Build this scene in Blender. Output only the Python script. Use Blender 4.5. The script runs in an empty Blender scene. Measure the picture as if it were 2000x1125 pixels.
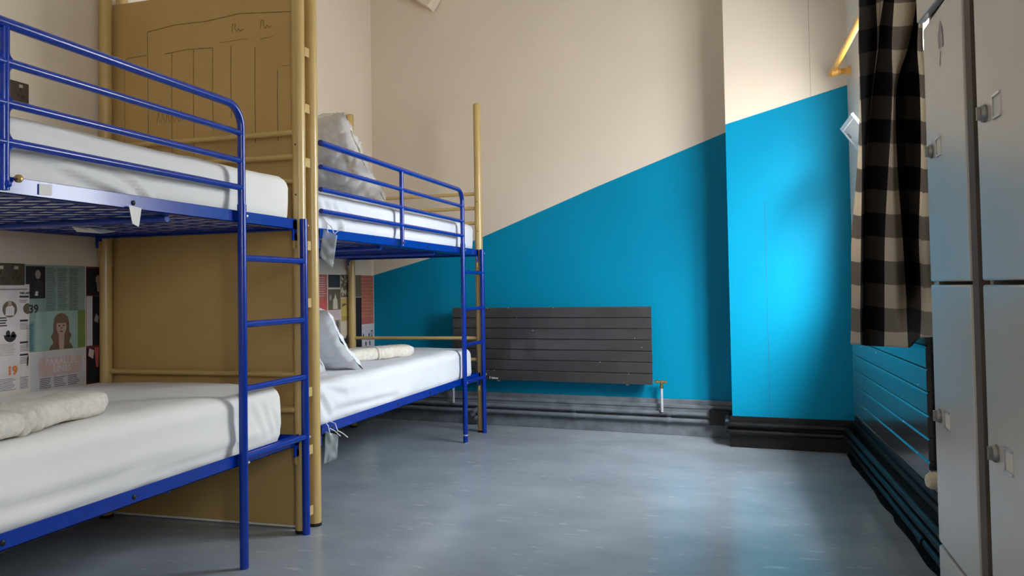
import bpy, bmesh, math, random
from mathutils import Vector, Matrix, noise
random.seed(7)
S = bpy.context.scene
COL = S.collection
# ------------------------------------------------------------------ camera
F, YAW, PIT, ROL = 1548.5, -.2833, .028, -.0168
f = Vector((math.sin(YAW)*math.cos(PIT), math.cos(YAW)*math.cos(PIT), math.sin(PIT)))
r0 = Vector((math.cos(YAW), -math.sin(YAW), 0)); u0 = r0.cross(f)
r = r0*math.cos(ROL)+u0*math.sin(ROL); u = -r0*math.sin(ROL)+u0*math.cos(ROL)
cam = bpy.data.cameras.new('camera'); co = bpy.data.objects.new('camera', cam); COL.objects.link(co)
co.matrix_world = Matrix(((r.x, u.x, -f.x, 0), (r.y, u.y, -f.y, 0), (r.z, u.z, -f.z, .9), (0, 0, 0, 1)))
cam.sensor_fit = 'HORIZONTAL'; cam.sensor_width = 36; cam.lens = F/2000*36
cam.shift_y = -(562.5-521.3)/2000
cam.clip_start = .02
S.camera = co
# ------------------------------------------------------------------ light
w = bpy.data.worlds.new('sky'); S.world = w; w.use_nodes = True
nt = w.node_tree; bg = nt.nodes['Background']
tc = nt.nodes.new('ShaderNodeTexCoord'); sx = nt.nodes.new('ShaderNodeSeparateXYZ')
cr = nt.nodes.new('ShaderNodeValToRGB')
nt.links.new(tc.outputs['Generated'], sx.inputs[0]); mz = nt.nodes.new('ShaderNodeMath'); mz.operation = 'MULTIPLY_ADD'; mz.inputs[1].default_value = .5; mz.inputs[2].default_value = .5
nt.links.new(sx.outputs['Z'], mz.inputs[0]); nt.links.new(mz.outputs[0], cr.inputs[0])
cr.color_ramp.elements[0].position = .5; cr.color_ramp.elements[0].color = (.62, .64, .67, 1)
cr.color_ramp.elements[1].position = .78; cr.color_ramp.elements[1].color = (.93, .97, 1, 1)
eg = cr.color_ramp.elements.new(.485); eg.color = (.54, .54, .53, 1)
nt.links.new(cr.outputs[0], bg.inputs[0]); bg.inputs[1].default_value = 42.0

def area(name, loc, target, sx_, sy_, power, col=(1, 1, 1)):
    l = bpy.data.lights.new(name, 'AREA'); l.shape = 'RECTANGLE'; l.size = sx_; l.size_y = sy_; l.energy = power; l.color = col
    o = bpy.data.objects.new(name, l); COL.objects.link(o); o.location = loc
    d = Vector(target)-Vector(loc); o.rotation_euler = d.to_track_quat('-Z', 'Y').to_euler()
    return o
bright = area('bright_sky_far_window', (2.05, .2, 4.1), (.45, 3.9, 1.45), 2.6, 2.0, 300, (1, .985, .96)); bright.data.spread = math.radians(75)
for yc_, wy in ((3.55, 1.8), (-.65, 1.2)):          # portals: they only help sample the sky through the far window and the added one
    p_ = area('window_portal', (.85, yc_, 1.58), (0, yc_, 1.58), wy, 1.25, 1); p_.data.cycles.is_portal = True
S.view_settings.view_transform = 'Standard'; S.view_settings.look = 'None'
S.view_settings.gamma = 1; S.view_settings.exposure = 0.0
S.view_settings.use_curve_mapping = False
S.cycles.max_bounces = 10; S.cycles.diffuse_bounces = 6; S.cycles.transparent_max_bounces = 12
S.cycles.sample_clamp_indirect = 6; S.cycles.use_denoising = True
S.cycles.caustics_reflective = False; S.cycles.caustics_refractive = False

# ------------------------------------------------------------------ materials
def mat(name, color, rough=.5, spec=.5, metal=0, nscale=0, namt=.1, bump=0, bscale=60, coat=0, bdist=.002, rvar=0, trans=0):
    m = bpy.data.materials.new(name); m.use_nodes = True
    n = m.node_tree.nodes; L = m.node_tree.links; b = n['Principled BSDF']
    b.inputs['Base Color'].default_value = (*color, 1); b.inputs['Roughness'].default_value = rough
    b.inputs['Metallic'].default_value = metal; b.inputs['Specular IOR Level'].default_value = spec
    b.inputs['Coat Weight'].default_value = coat; b.inputs['Coat Roughness'].default_value = .08
    t = n.new('ShaderNodeTexCoord')
    if nscale:
        no = n.new('ShaderNodeTexNoise'); no.inputs['Scale'].default_value = nscale; no.inputs['Detail'].default_value = 5
        L.new(t.outputs['Object'], no.inputs['Vector'])
        mr = n.new('ShaderNodeMapRange'); mr.inputs['From Min'].default_value = .25; mr.inputs['From Max'].default_value = .75
        mr.inputs['To Min'].default_value = 1-namt; mr.inputs['To Max'].default_value = 1+namt
        L.new(no.outputs['Fac'], mr.inputs['Value'])
        mx = n.new('ShaderNodeMix'); mx.data_type = 'RGBA'; mx.blend_type = 'MULTIPLY'; mx.inputs['Factor'].default_value = 1
        mx.inputs['A'].default_value = (*color, 1); L.new(mr.outputs[0], mx.inputs['B']); L.new(mx.outputs['Result'], b.inputs['Base Color'])
        if rvar:
            m2 = n.new('ShaderNodeMapRange'); m2.inputs['To Min'].default_value = rough-rvar; m2.inputs['To Max'].default_value = rough+rvar
            L.new(no.outputs['Fac'], m2.inputs['Value']); L.new(m2.outputs[0], b.inputs['Roughness'])
    if bump:
        nb = n.new('ShaderNodeTexNoise'); nb.inputs['Scale'].default_value = bscale; nb.inputs['Detail'].default_value = 4
        L.new(t.outputs['Object'], nb.inputs['Vector'])
        bp = n.new('ShaderNodeBump'); bp.inputs['Strength'].default_value = bump; bp.inputs['Distance'].default_value = bdist
        L.new(nb.outputs['Fac'], bp.inputs['Height']); L.new(bp.outputs[0], b.inputs['Normal'])
    if trans:
        out = n['Material Output']; tr = n.new('ShaderNodeBsdfTransparent'); ms = n.new('ShaderNodeMixShader')
        ms.inputs[0].default_value = trans; L.new(b.outputs[0], ms.inputs[1]); L.new(tr.outputs[0], ms.inputs[2]); L.new(ms.outputs[0], out.inputs[0])
    return m
M = {}
M['beige'] = mat('beige_wall_paint', (.70, .608, .502), .45, .35, nscale=1.7, namt=.035, bump=.25, bscale=25, bdist=.003)
M['bluewall'] = mat('blue_wall_paint', (.0, .222, .382), .45, .12, nscale=2.2, namt=.05, bump=.25, bscale=25, bdist=.003)
M['white'] = mat('white_paint', (.78, .79, .79), .4, .4, nscale=6, namt=.03)
M['ceiling'] = mat('ceiling_paint', (.72, .70, .66), .7, .2, nscale=3, namt=.03)
M['skirt'] = mat('skirting_black_paint', (.125, .142, .165), .38, .5, nscale=14, namt=.35, bump=.5, bscale=45, bdist=.004, rvar=.12)
M['skirtd'] = mat('skirting_dark_and_shaded', (.009, .009, .010), .42, .3, nscale=14, namt=.4, bump=.4, bscale=45, bdist=.003, rvar=.1)  # dark paint; also carries the shade on one run of the heating pipes
M['frame'] = mat('royal_blue_enamel', (.0, .026, .28), .24, .4, nscale=22, namt=.12, coat=.15, bump=.05, bscale=70, bdist=.001)
M['tan'] = mat('tan_enamel', (.50, .345, .13), .33, .5, nscale=12, namt=.06, coat=.15)
M['panel'] = mat('tan_board_paint', (.46, .30, .11), .5, .35, nscale=5, namt=.06, bump=.08, bscale=90, bdist=.001)
M['edge'] = mat('raw_board_edge', (.75, .70, .60), .7, .2, nscale=30, namt=.1)
M['pencil'] = mat('pencil_line', (.20, .128, .05), .7, .2, nscale=40, namt=.3)
M['sheet'] = mat('white_sheet', (.70, .71, .75), .85, .15, nscale=7, namt=.02, bump=.25, bscale=420, bdist=.0006)
M['sheet_cream'] = mat('cream_cotton_sheet', (.77, .75, .72), .85, .15, nscale=7, namt=.02, bump=.25, bscale=420, bdist=.0006)
M['towel'] = mat('towel_terry', (.72, .67, .60), .95, .1, nscale=60, namt=.12, bump=.9, bscale=260, bdist=.004)
M['rad'] = mat('dark_brown_grey_enamel', (.046, .044, .046), .17, .40, nscale=9, namt=.15)
M['black'] = mat('black', (.006, .006, .006), .5, .4)
M['brass'] = mat('brass', (.62, .42, .17), .32, .5, 1, nscale=50, namt=.2)
M['lock'] = mat('lock_metal', (.30, .29, .28), .35, .5, 1, nscale=40, namt=.2)
M['steel'] = mat('steel', (.55, .55, .55), .28, .5, 1, nscale=40, namt=.15)
M['greypipe'] = mat('grey_painted_pipe', (.36, .37, .40), .4, .5, nscale=25, namt=.2)
M['locker'] = mat('grey_locker_enamel', (.53, .51, .475), .22, .5, nscale=6, namt=.04, bump=.06, bscale=30, bdist=.002)
M['lockgap'] = mat('locker_recess_brown', (.10, .078, .062), .6, .3, nscale=10, namt=.2)
M['wood'] = mat('varnished_pine', (.74, .36, .055), .3, .5, nscale=30, namt=.2, coat=.3)
M['plastic'] = mat('clear_plastic', (.55, .62, .66), .10, .6, nscale=14, namt=.1, bump=.6, bscale=40, bdist=.006, trans=.60)
M['bag'] = mat('clear_wrap_plastic', (.80, .78, .76), .16, .6, nscale=9, namt=.12, bump=.5, bscale=45, bdist=.006, trans=.42)
M['string'] = mat('white_string', (.80, .80, .82), .7, .2)
M['paper'] = mat('white_paper', (.72, .70, .67), .8, .2, nscale=12, namt=.06)
M['ivory'] = mat('ivory_plastic', (.70, .62, .46), .4, .4)
M['bronze'] = mat('bronze_switch_plate', (.060, .044, .030), .38, .5, .3, nscale=30, namt=.3)
M['logo'] = mat('white_print', (.75, .75, .75), .6, .3)
for nm, c in dict(p_white=(.66, .62, .62), p_green=(.24, .33, .30), p_teal=(.13, .26, .27), p_pink=(.60, .44, .43), p_red=(.50, .10, .085),
                  p_brick=(.42, .115, .085), p_black=(.018, .016, .018), p_navy=(.010, .028, .045), p_olive=(.17, .24, .07), p_grey=(.28, .26, .25),
                  p_cream=(.55, .47, .35), p_skin=(.44, .31, .24), p_hair=(.085, .045, .03), p_aqua=(.30, .44, .40), p_hair2=(.17, .105, .075), p_orange=(.68, .22, .06), p_ink=(.03, .03, .03),
                  p_yellow=(.50, .36, .11), p_lav=(.56, .54, .57), p_sepia=(.13, .10, .07), p_plum=(.16, .03, .04)).items():
    M[nm] = mat('print_'+nm[2:], c, .55, .3, nscale=25, namt=.08)

def glass_mat():
    m = bpy.data.materials.new('window_glass'); m.use_nodes = True; n = m.node_tree.nodes; L = m.node_tree.links
    n.remove(n['Principled BSDF']); t = n.new('ShaderNodeBsdfTransparent'); g = n.new('ShaderNodeBsdfGlossy'); ms = n.new('ShaderNodeMixShader')
    g.inputs['Roughness'].default_value = .02; ms.inputs[0].default_value = .06; t.inputs[0].default_value = (.97, .98, .98, 1)
    L.new(t.outputs[0], ms.inputs[1]); L.new(g.outputs[0], ms.inputs[2]); L.new(ms.outputs[0], n['Material Output'].inputs[0]); return m
M['glass'] = glass_mat()

def floor_mat():
    m = bpy.data.materials.new('painted_concrete_floor'); m.use_nodes = True; n = m.node_tree.nodes; L = m.node_tree.links; b = n['Principled BSDF']
    t = n.new('ShaderNodeTexCoord')
    def nz(scale, sxyz, det=6, rot=0):
        mp = n.new('ShaderNodeMapping'); mp.inputs['Scale'].default_value = sxyz; mp.inputs['Rotation'].default_value = (0, 0, rot)
        L.new(t.outputs['Object'], mp.inputs[0]); no = n.new('ShaderNodeTexNoise'); no.inputs['Scale'].default_value = scale; no.inputs['Detail'].default_value = det
        no.inputs['Roughness'].default_value = .6; L.new(mp.outputs[0], no.inputs['Vector']); return no
    a = nz(2.0, (1, 1, 1)); s = nz(2.4, (1, 1.7, 1), 5, .35); sc = nz(9, (1, 3.6, 1), 3, .9); bn = nz(2.6, (1, 1.4, 1), 5, .25)
    r1 = n.new('ShaderNodeValToRGB'); e = r1.color_ramp.elements
    e[0].position = .36; e[0].color = (.245, .277, .32, 1); e[1].position = .64; e[1].color = (.335, .373, .424, 1)
    mx = n.new('ShaderNodeMath'); mx.operation = 'MULTIPLY_ADD'; mx.inputs[1].default_value = .55
    L.new(s.outputs['Fac'], mx.inputs[0])
    m3 = n.new('ShaderNodeMath'); m3.operation = 'MULTIPLY'; m3.inputs[1].default_value = .45; L.new(a.outputs['Fac'], m3.inputs[0]); L.new(m3.outputs[0], mx.inputs[2])
    L.new(mx.outputs[0], r1.inputs[0])
    r2 = n.new('ShaderNodeValToRGB'); r2.color_ramp.elements[0].position = .635; r2.color_ramp.elements[1].position = .69
    L.new(sc.outputs['Fac'], r2.inputs[0])
    m4 = n.new('ShaderNodeMath'); m4.operation = 'MULTIPLY'; m4.inputs[1].default_value = .4; L.new(r2.outputs[0], m4.inputs[0])
    mc = n.new('ShaderNodeMix'); mc.data_type = 'RGBA'; L.new(m4.outputs[0], mc.inputs[0]); L.new(r1.outputs[0], mc.inputs[6]); mc.inputs[7].default_value = (.55, .58, .62, 1)
    L.new(mc.outputs[2], b.inputs['Base Color'])
    b.inputs['Roughness'].default_value = .21
    bp = n.new('ShaderNodeBump'); bp.inputs['Strength'].default_value = .30; bp.inputs['Distance'].default_value = .003
    L.new(bn.outputs['Fac'], bp.inputs['Height']); L.new(bp.outputs[0], b.inputs['Normal'])
    b.inputs['Specular IOR Level'].default_value = .5
    return m
M['floor'] = floor_mat()

def check_mat():
    m = bpy.data.materials.new('buffalo_check_cotton'); m.use_nodes = True; n = m.node_tree.nodes; L = m.node_tree.links; b = n['Principled BSDF']
    uv = n.new('ShaderNodeUVMap'); uv.uv_map = 'cloth'; sp = n.new('ShaderNodeSeparateXYZ'); L.new(uv.outputs[0], sp.inputs[0])
    def stripe(sock):
        h = n.new('ShaderNodeMath'); h.operation = 'MULTIPLY'; h.inputs[1].default_value = .5; L.new(sock, h.inputs[0])
        fr = n.new('ShaderNodeMath'); fr.operation = 'FRACT'; L.new(h.outputs[0], fr.inputs[0])
        g = n.new('ShaderNodeMath'); g.operation = 'GREATER_THAN'; g.inputs[1].default_value = .5; L.new(fr.outputs[0], g.inputs[0]); return g.outputs[0]
    su, sv = stripe(sp.outputs[0]), stripe(sp.outputs[1])
    A = n.new('ShaderNodeMix'); A.data_type = 'RGBA'; L.new(sv, A.inputs['Factor']); A.inputs['A'].default_value = (.52, .455, .37, 1); A.inputs['B'].default_value = (.215, .185, .155, 1)
    B = n.new('ShaderNodeMix'); B.data_type = 'RGBA'; L.new(sv, B.inputs['Factor']); B.inputs['A'].default_value = (.040, .034, .030, 1); B.inputs['B'].default_value = (.008, .006, .008, 1)
    C = n.new('ShaderNodeMix'); C.data_type = 'RGBA'; L.new(su, C.inputs['Factor']); L.new(A.outputs['Result'], C.inputs['A']); L.new(B.outputs['Result'], C.inputs['B'])
    L.new(C.outputs['Result'], b.inputs['Base Color']); b.inputs['Roughness'].default_value = .9; b.inputs['Specular IOR Level'].default_value = .15
    tl = n.new('ShaderNodeBsdfTranslucent'); L.new(C.outputs['Result'], tl.inputs[0]); ms = n.new('ShaderNodeMixShader'); ms.inputs[0].default_value = .25
    L.new(b.outputs[0], ms.inputs[1]); L.new(tl.outputs[0], ms.inputs[2]); L.new(ms.outputs[0], n['Material Output'].inputs[0])
    return m
M['check'] = check_mat()

# ------------------------------------------------------------------ builders
WL = {}          # world location of each parent at build time
class MB:
    def __init__(s): s.v = []; s.f = []; s.m = []; s.uv = None; s.cuts = []
    def each(s, name, mats, parent=None, **k):      # every added shape becomes an object of its own
        for i, (v0, f0) in enumerate(s.cuts):
            v1, f1 = s.cuts[i+1] if i+1 < len(s.cuts) else (len(s.v), len(s.f))
            q = MB(); q.v = s.v[v0:v1]; q.f = [tuple(j-v0 for j in t) for t in s.f[f0:f1]]; q.m = s.m[f0:f1]; q.build(name, mats, parent, **k)
    def add(s, vs, fs, mi=0):
        s.cuts.append((len(s.v), len(s.f))); o = len(s.v); s.v += [tuple(p) for p in vs]; s.f += [tuple(i+o for i in q) for q in fs]; s.m += [mi]*len(fs); return s
    def box(s, x0, x1, y0, y1, z0, z1, mi=0):
        return s.add([(x, y, z) for z in (z0, z1) for y in (y0, y1) for x in (x0, x1)],
                     [(0, 2, 3, 1), (4, 5, 7, 6), (0, 1, 5, 4), (2, 6, 7, 3), (0, 4, 6, 2), (1, 3, 7, 5)], mi)
    def obox(s, c, ax, ay, az, mi=0):       # box from centre and three half-axis vectors
        c, ax, ay, az = map(Vector, (c, ax, ay, az))
        return s.add([c+i*ax+j*ay+k*az for k in (-1, 1) for j in (-1, 1) for i in (-1, 1)],
                     [(0, 2, 3, 1), (4, 5, 7, 6), (0, 1, 5, 4), (2, 6, 7, 3), (0, 4, 6, 2), (1, 3, 7, 5)], mi)
    def tube(s, path, rad, n=16, mi=0, caps=True):
        P = [Vector(p) for p in path]; rings = []; T0 = None; N = None
        for i, p in enumerate(P):
            t = (P[min(i+1, len(P)-1)]-P[max(i-1, 0)]).normalized()
            if N is None:
                N = t.orthogonal().normalized()
            else:
                N = (N-t*N.dot(t)).normalized()
            Bn = t.cross(N); R = rad[i] if isinstance(rad, (list, tuple)) else rad
            k = 1
            if 0 < i < len(P)-1:
                a = (P[i]-P[i-1]).normalized().dot((P[i+1]-P[i]).normalized()); k = 1/max(.6, math.sqrt((1+a)/2))
            rings.append([p+(N*math.cos(2*math.pi*j/n)+Bn*math.sin(2*math.pi*j/n))*R for j in range(n)])
        vs = [q for rg in rings for q in rg]; fs = []
        for i in range(len(P)-1):
            for j in range(n):
                a = i*n+j; b = i*n+(j+1) % n; fs.append((a, b, b+n, a+n))
        if caps: fs += [tuple(range(n-1, -1, -1)), tuple(range((len(P)-1)*n, len(P)*n))]
        return s.add(vs, fs, mi)
    def lathe(s, prof, o, axis, n=24, mi=0):  # prof [(radius, dist along axis)]
        o = Vector(o); t = Vector(axis).normalized(); N = t.orthogonal().normalized(); B = t.cross(N); vs = []; fs = []
        for R, h in prof:
            vs += [o+t*h+(N*math.cos(2*math.pi*j/n)+B*math.sin(2*math.pi*j/n))*max(R, 1e-4) for j in range(n)]
        for i in range(len(prof)-1):
            for j in range(n):
                a = i*n+j; b = i*n+(j+1) % n; fs.append((a, b, b+n, a+n))
        fs += [tuple(range(n-1, -1, -1)), tuple(range((len(prof)-1)*n, len(prof)*n))]
        return s.add(vs, fs, mi)
    def poly(s, pts, mi=0): return s.add(pts, [tuple(range(len(pts)))], mi)
    def build(s, name, mats, parent=None, bevel=0, smooth=35, solid=0, seg=2):
        off = WL.get(parent.name, Vector()) if parent else Vector()
        me = bpy.data.meshes.new(name); me.from_pydata([tuple(Vector(p)-off) for p in s.v], [], s.f)
        ms = mats if isinstance(mats, (list, tuple)) else [mats]
        for m in ms: me.materials.append(m)
        for p, i in zip(me.polygons, s.m): p.material_index = i
        if s.uv:
            l = me.uv_layers.new(name='cloth')
            for lp in me.loops: l.data[lp.index].uv = s.uv[lp.vertex_index]
        bm = bmesh.new(); bm.from_mesh(me); bmesh.ops.recalc_face_normals(bm, faces=bm.faces)
        if bevel:
            es = [e for e in bm.edges if len(e.link_faces) == 2 and e.calc_face_angle(0) > .6]
            bmesh.ops.bevel(bm, geom=es, offset=bevel, segments=seg, affect='EDGES', profile=.5, clamp_overlap=True)
        bm.to_mesh(me); bm.free()
        if bevel and smooth == 35: smooth = 22
        if smooth:
            me.polygons.foreach_set('use_smooth', [True]*len(me.polygons)); me.set_sharp_from_angle(angle=math.radians(smooth))
        o = bpy.data.objects.new(name, me); COL.objects.link(o)
        if solid:
            md = o.modifiers.new('thickness', 'SOLIDIFY'); md.thickness = solid; md.offset = 0
        if parent: o.parent = parent; WL[o.name] = off
        else: WL[o.name] = Vector()
        return o
def tag(o, label, cat, group=None, kind=None):
    o['label'] = label; o['category'] = cat
    if group: o['group'] = group
    if kind: o['kind'] = kind
    return o
def thing(name, loc, label, cat, group=None, rz=0):
    o = bpy.data.objects.new(name, None); COL.objects.link(o); o.location = loc; o.rotation_euler = (0, 0, rz); o.empty_display_size = .05
    WL[o.name] = Vector(loc) if not rz else Vector(); return tag(o, label, cat, group)
def struct(mb, name, mats, **k):
    o = mb.build(name, mats, **k); o['kind'] = 'structure'; return o
def copy_tree(root):
    c = root.copy(); COL.objects.link(c)
    for ch in list(root.children):
        d = ch.copy(); COL.objects.link(d); d.parent = c
        for g in list(ch.children):
            e = g.copy(); COL.objects.link(e); e.parent = d
    return c
def fillet(path, rad, n=8):
    P = [Vector(p) for p in path]; out = [P[0]]
    for i in range(1, len(P)-1):
        a = (P[i-1]-P[i]).normalized(); b = (P[i+1]-P[i]).normalized(); ang = a.angle(b); d = rad/math.tan(ang/2)
        p0 = P[i]+a*d; p1 = P[i]+b*d; c = P[i]+(a+b).normalized()*(rad/math.sin(ang/2))
        v0 = p0-c; v1 = p1-c; th = v0.angle(v1)
        for k in range(n+1):
            s = k/n; out.append(c+(v0*math.sin((1-s)*th)+v1*math.sin(s*th))/math.sin(th))
    out.append(P[-1]); return out
def rnoise(p, sc, seed=0): return noise.noise(Vector(p)*sc+Vector((seed*7.3, seed*3.1, seed*5.7)))

# ------------------------------------------------------------------ the room
XL = -2.545
def yb(x): return 5.0-.12*(x+1)             # back wall line
def xr(y): return .585-.028*(y-3.7)         # right wall line
def yp(x): return 4.62-.09*(x+.0756)        # pier face line
ZC = 3.25; YF = -1.6
b = MB()
b.box(XL-.15, 1.2, YF-.2, 5.4, -.1, 0); struct(b, 'floor', M['floor'], smooth=0)
b = MB(); b.box(XL-.15, 1.2, YF-.2, 5.4, ZC, ZC+.1); struct(b, 'ceiling', M['ceiling'], smooth=0)
# back wall in two paints, split along the painted slope
def split_wall(name, xs, zs, fy, thick, normal_y=-1):
    mb = MB()
    for i in range(len(xs)-1):
        xa, xb = xs[i], xs[i+1]; za, zb = zs[i], zs[i+1]
        mb.add([(xa, fy(xa), 0), (xb, fy(xb), 0), (xb, fy(xb), zb), (xa, fy(xa), za)], [(0, 1, 2, 3)], 1)
        mb.add([(xa, fy(xa), za), (xb, fy(xb), zb), (xb, fy(xb), ZC), (xa, fy(xa), ZC)], [(0, 1, 2, 3)], 0)
    xa, xb = xs[0], xs[-1]
    mb.add([(xa, fy(xa)+thick, 0), (xb, fy(xb)+thick, 0), (xb, fy(xb)+thick, ZC), (xa, fy(xa)+thick, ZC)], [(3, 2, 1, 0)], 0)
    return struct(mb, name, [M['beige'], M['bluewall']], smooth=0)
split_wall('wall_back', [XL, -2.11, -1.674, -.9, -.071, .70], [1.016, 1.118, 1.258, 1.536, 1.818, 2.08], yb, .15)
# pier: front face in two paints, plain beige flank
b = MB()
xs, zs = [-.0756, .60], [1.810, 1.974]
b.add([(xs[0], yp(xs[0]), 0), (xs[1], yp(xs[1]), 0), (xs[1], yp(xs[1]), zs[1]), (xs[0], yp(xs[0]), zs[0])], [(0, 1, 2, 3)], 1)
b.add([(xs[0], yp(xs[0]), zs[0]), (xs[1], yp(xs[1]), zs[1]), (xs[1], yp(xs[1]), ZC), (xs[0], yp(xs[0]), ZC)], [(0, 1, 2, 3)], 0)
b.add([(xs[0], yb(xs[0])+.02, 0), (xs[0], yp(xs[0]), 0), (xs[0], yp(xs[0]), zs[0]), (xs[0], yb(xs[0])+.02, zs[0]-.05)], [(0, 1, 2, 3)], 1)
b.add([(xs[0], yb(xs[0])+.02, zs[0]-.05), (xs[0], yp(xs[0]), zs[0]), (xs[0], yp(xs[0]), ZC), (xs[0], yb(xs[0])+.02, ZC)], [(0, 1, 2, 3)], 0)
struct(b, 'wall_pier', [M['beige'], M['bluewall']], smooth=0)
def seam(name, x, z0, z1, m):
    b = MB(); b.box(x-.0011, x+.0011, yp(x)-.0008, yp(x)+.002, z0, z1); return struct(b, name, m, smooth=0)
seam('trim_1', .377, 1.922, 2.7, mat('seam_shadow_beige', (.36, .30, .24), .7))
seam('trim_2', .125, .175, 1.36, mat('seam_shadow_blue', (.001, .10, .19), .6))
b = MB(); b.box(XL-.15, XL, YF-.2, 5.4, 0, ZC); struct(b, 'wall_left', M['beige'], smooth=0)
# right wall with the far window opening and an unseen one added for light
W1 = (2.72, 4.15, 1.05, 2.06); W2 = (-1.10, -.20, 1.05, 2.06); TH = .14
def wall_piece(mb, y0, y1, z0, z1):
    mb.add([(xr(y0), y0, z0), (xr(y1), y1, z0), (xr(y1), y1, z1), (xr(y0), y0, z1), (xr(y0)+TH, y0, z0), (xr(y1)+TH, y1, z0), (xr(y1)+TH, y1, z1), (xr(y0)+TH, y0, z1)],
           [(0, 1, 2, 3), (7, 6, 5, 4), (0, 4, 5, 1), (3, 2, 6, 7), (0, 3, 7, 4), (1, 5, 6, 2)])
b = MB(); a0, a1 = YF-.2, 5.3
for y0, y1, z0, z1 in ((a0, W2[0], 0, ZC), (W2[0], W2[1], 0, W2[2]), (W2[0], W2[1], W2[3], ZC), (W2[1], W1[0], 0, ZC), (W1[0], W1[1], 0, W1[2]), (W1[0], W1[1], W1[3], ZC), (W1[1], a1, 0, ZC)):
    wall_piece(b, y0, y1, z0, z1)
struct(b, 'wall_right', mat('pale_wall_paint', (.66, .66, .63), .5, .3, nscale=2, namt=.04), smooth=0)
b = MB(); b.box(XL-.15, 1.2, YF-.2, YF, 0, ZC); struct(b, 'wall_front', M['beige'], smooth=0)
def window(name, W):
    y0, y1, z0, z1 = W; X = xr((W[0]+W[1])/2)+.075
    root = bpy.data.objects.new(name, None); COL.objects.link(root); root['kind'] = 'structure'; root.location = (X, (y0+y1)/2, z0); WL[root.name] = Vector(root.location)
    mb = MB(); t = .05
    mb.box(X-.03, X+.03, y0, y1, z0, z0+t).box(X-.03, X+.03, y0, y1, z1-t, z1).box(X-.03, X+.03, y0, y0+t, z0+t, z1-t).box(X-.03, X+.03, y1-t, y1, z0+t, z1-t)
    ym = (y0+y1)/2; mb.box(X-.025, X+.025, ym-.025, ym+.025, z0+t, z1-t)
    mb.build('window_frame', M['white'], root, bevel=.004)
    for a, c in ((y0+t, ym-.025), (ym+.025, y1-t)):
        g = MB(); g.box(X-.003, X+.003, a, c, z0+t, z1-t); g.build('pane', M['glass'], root, smooth=0)
    sl = MB(); sl.box(xr(y1)+.01 if y1 < 2 else xr(ym), X-.03, y0, y1, z0, z0+.022); sl.build('window_sill', M['white'], root, bevel=.004)
    return root
window('window_1', W1); window('added_window', W2)  # second one is out of view, added to light the near bunk
# skirtings
def strip(name, pts, t, z1, m, cap=.012):
    mb = MB()
    for (xa, ya), (xb_, yb_) in zip(pts[:-1], pts[1:]):
        d = Vector((xb_-xa, yb_-ya, 0)).normalized(); nrm = Vector((d.y, -d.x, 0))
        A = Vector((xa, ya, 0)); B = Vector((xb_, yb_, 0))
        def slab(tt, z0, z2):
            mb.add([A+Vector((0, 0, z0)), B+Vector((0, 0, z0)), B+nrm*tt+Vector((0, 0, z0)), A+nrm*tt+Vector((0, 0, z0)),
                    A+Vector((0, 0, z2)), B+Vector((0, 0, z2)), B+nrm*tt+Vector((0, 0, z2)), A+nrm*tt+Vector((0, 0, z2))],
                   [(0, 1, 2, 3), (4, 7, 6, 5), (0, 4, 5, 1), (1, 5, 6, 2), (2, 6, 7, 3), (3, 7, 4, 0)])
        slab(t, 0, z1-.03); slab(t+.006, z1-.05, z1-.028); slab(t*.55, z1-.03, z1)
    return struct(mb, name, m, bevel=.003)
strip('baseboard_back', [(XL, yb(XL)), (-.0756, yb(-.0756))], .028, .216, M['skirt'])
strip('baseboard_pier', [(-.09, yp(-.09)), (.575, yp(.575))], .012, .172, M['skirtd'])
strip('baseboard_right', [(xr(4.57), 4.57), (xr(W2[0]), W2[0])], .018, .20, M['skirtd'])
strip('baseboard_left', [(XL, YF), (XL, 5.18)], .018, .19, M['skirt'])
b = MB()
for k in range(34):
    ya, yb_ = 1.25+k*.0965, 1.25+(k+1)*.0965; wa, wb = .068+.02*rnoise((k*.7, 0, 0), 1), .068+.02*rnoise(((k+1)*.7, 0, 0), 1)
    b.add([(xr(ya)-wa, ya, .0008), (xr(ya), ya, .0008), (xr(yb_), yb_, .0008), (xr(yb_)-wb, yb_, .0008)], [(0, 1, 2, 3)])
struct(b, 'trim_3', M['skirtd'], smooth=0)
# pale box high up in the far corner, heater pipes along the skirting
b = MB(); c = Vector((-2.04, yb(-2.04)-.06, 3.02)); R = Matrix.Rotation(.62, 3, 'Y')
b.obox(c, R @ Vector((.12, -.0144, 0)), R @ Vector((0, .06, 0)), R @ Vector((0, 0, .14)))
tag(b.build('wall_box', M['beige'], bevel=.006), 'cream painted box set askew high on the back wall, near the ceiling', 'wall box')
def pipe(z, off, label):
    pb = [(x, yb(x)-off, z+.006) for x in (-2.5, -.105)]
    path = [Vector(pb[0]), Vector(pb[1]), Vector((-.105, yp(-.105)-off+.015, z)), Vector((xr(4.5)-off-.012, yp(.52)-off+.015, z)), Vector((xr(1.25)-off, 1.25, z))]
    fp_ = fillet(path, .018, 6); mb = MB(); mb.tube(fp_[:9], .0135, 14); mb.tube(fp_[8:], .0135, 14, 1)  # same pipe: shade on the pier and right-wall run is put into its colour
    for x in (-1.05, -.45): mb.tube([(x-.012, yb(x-.012)-off, z+.006), (x+.012, yb(x+.012)-off, z+.006)], .0175, 14)
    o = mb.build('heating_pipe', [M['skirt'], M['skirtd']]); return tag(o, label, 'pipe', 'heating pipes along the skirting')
pipe(.128, .045, 'upper of the two dark painted heating pipes running round the walls above the floor')
pipe(.088, .047, 'lower of the two dark painted heating pipes running round the walls above the floor')
b = MB(); b.tube([(xr(4.45)-.05, 4.45, .038), (xr(1.25)-.05, 1.25, .038)], .012, 14)
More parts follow.
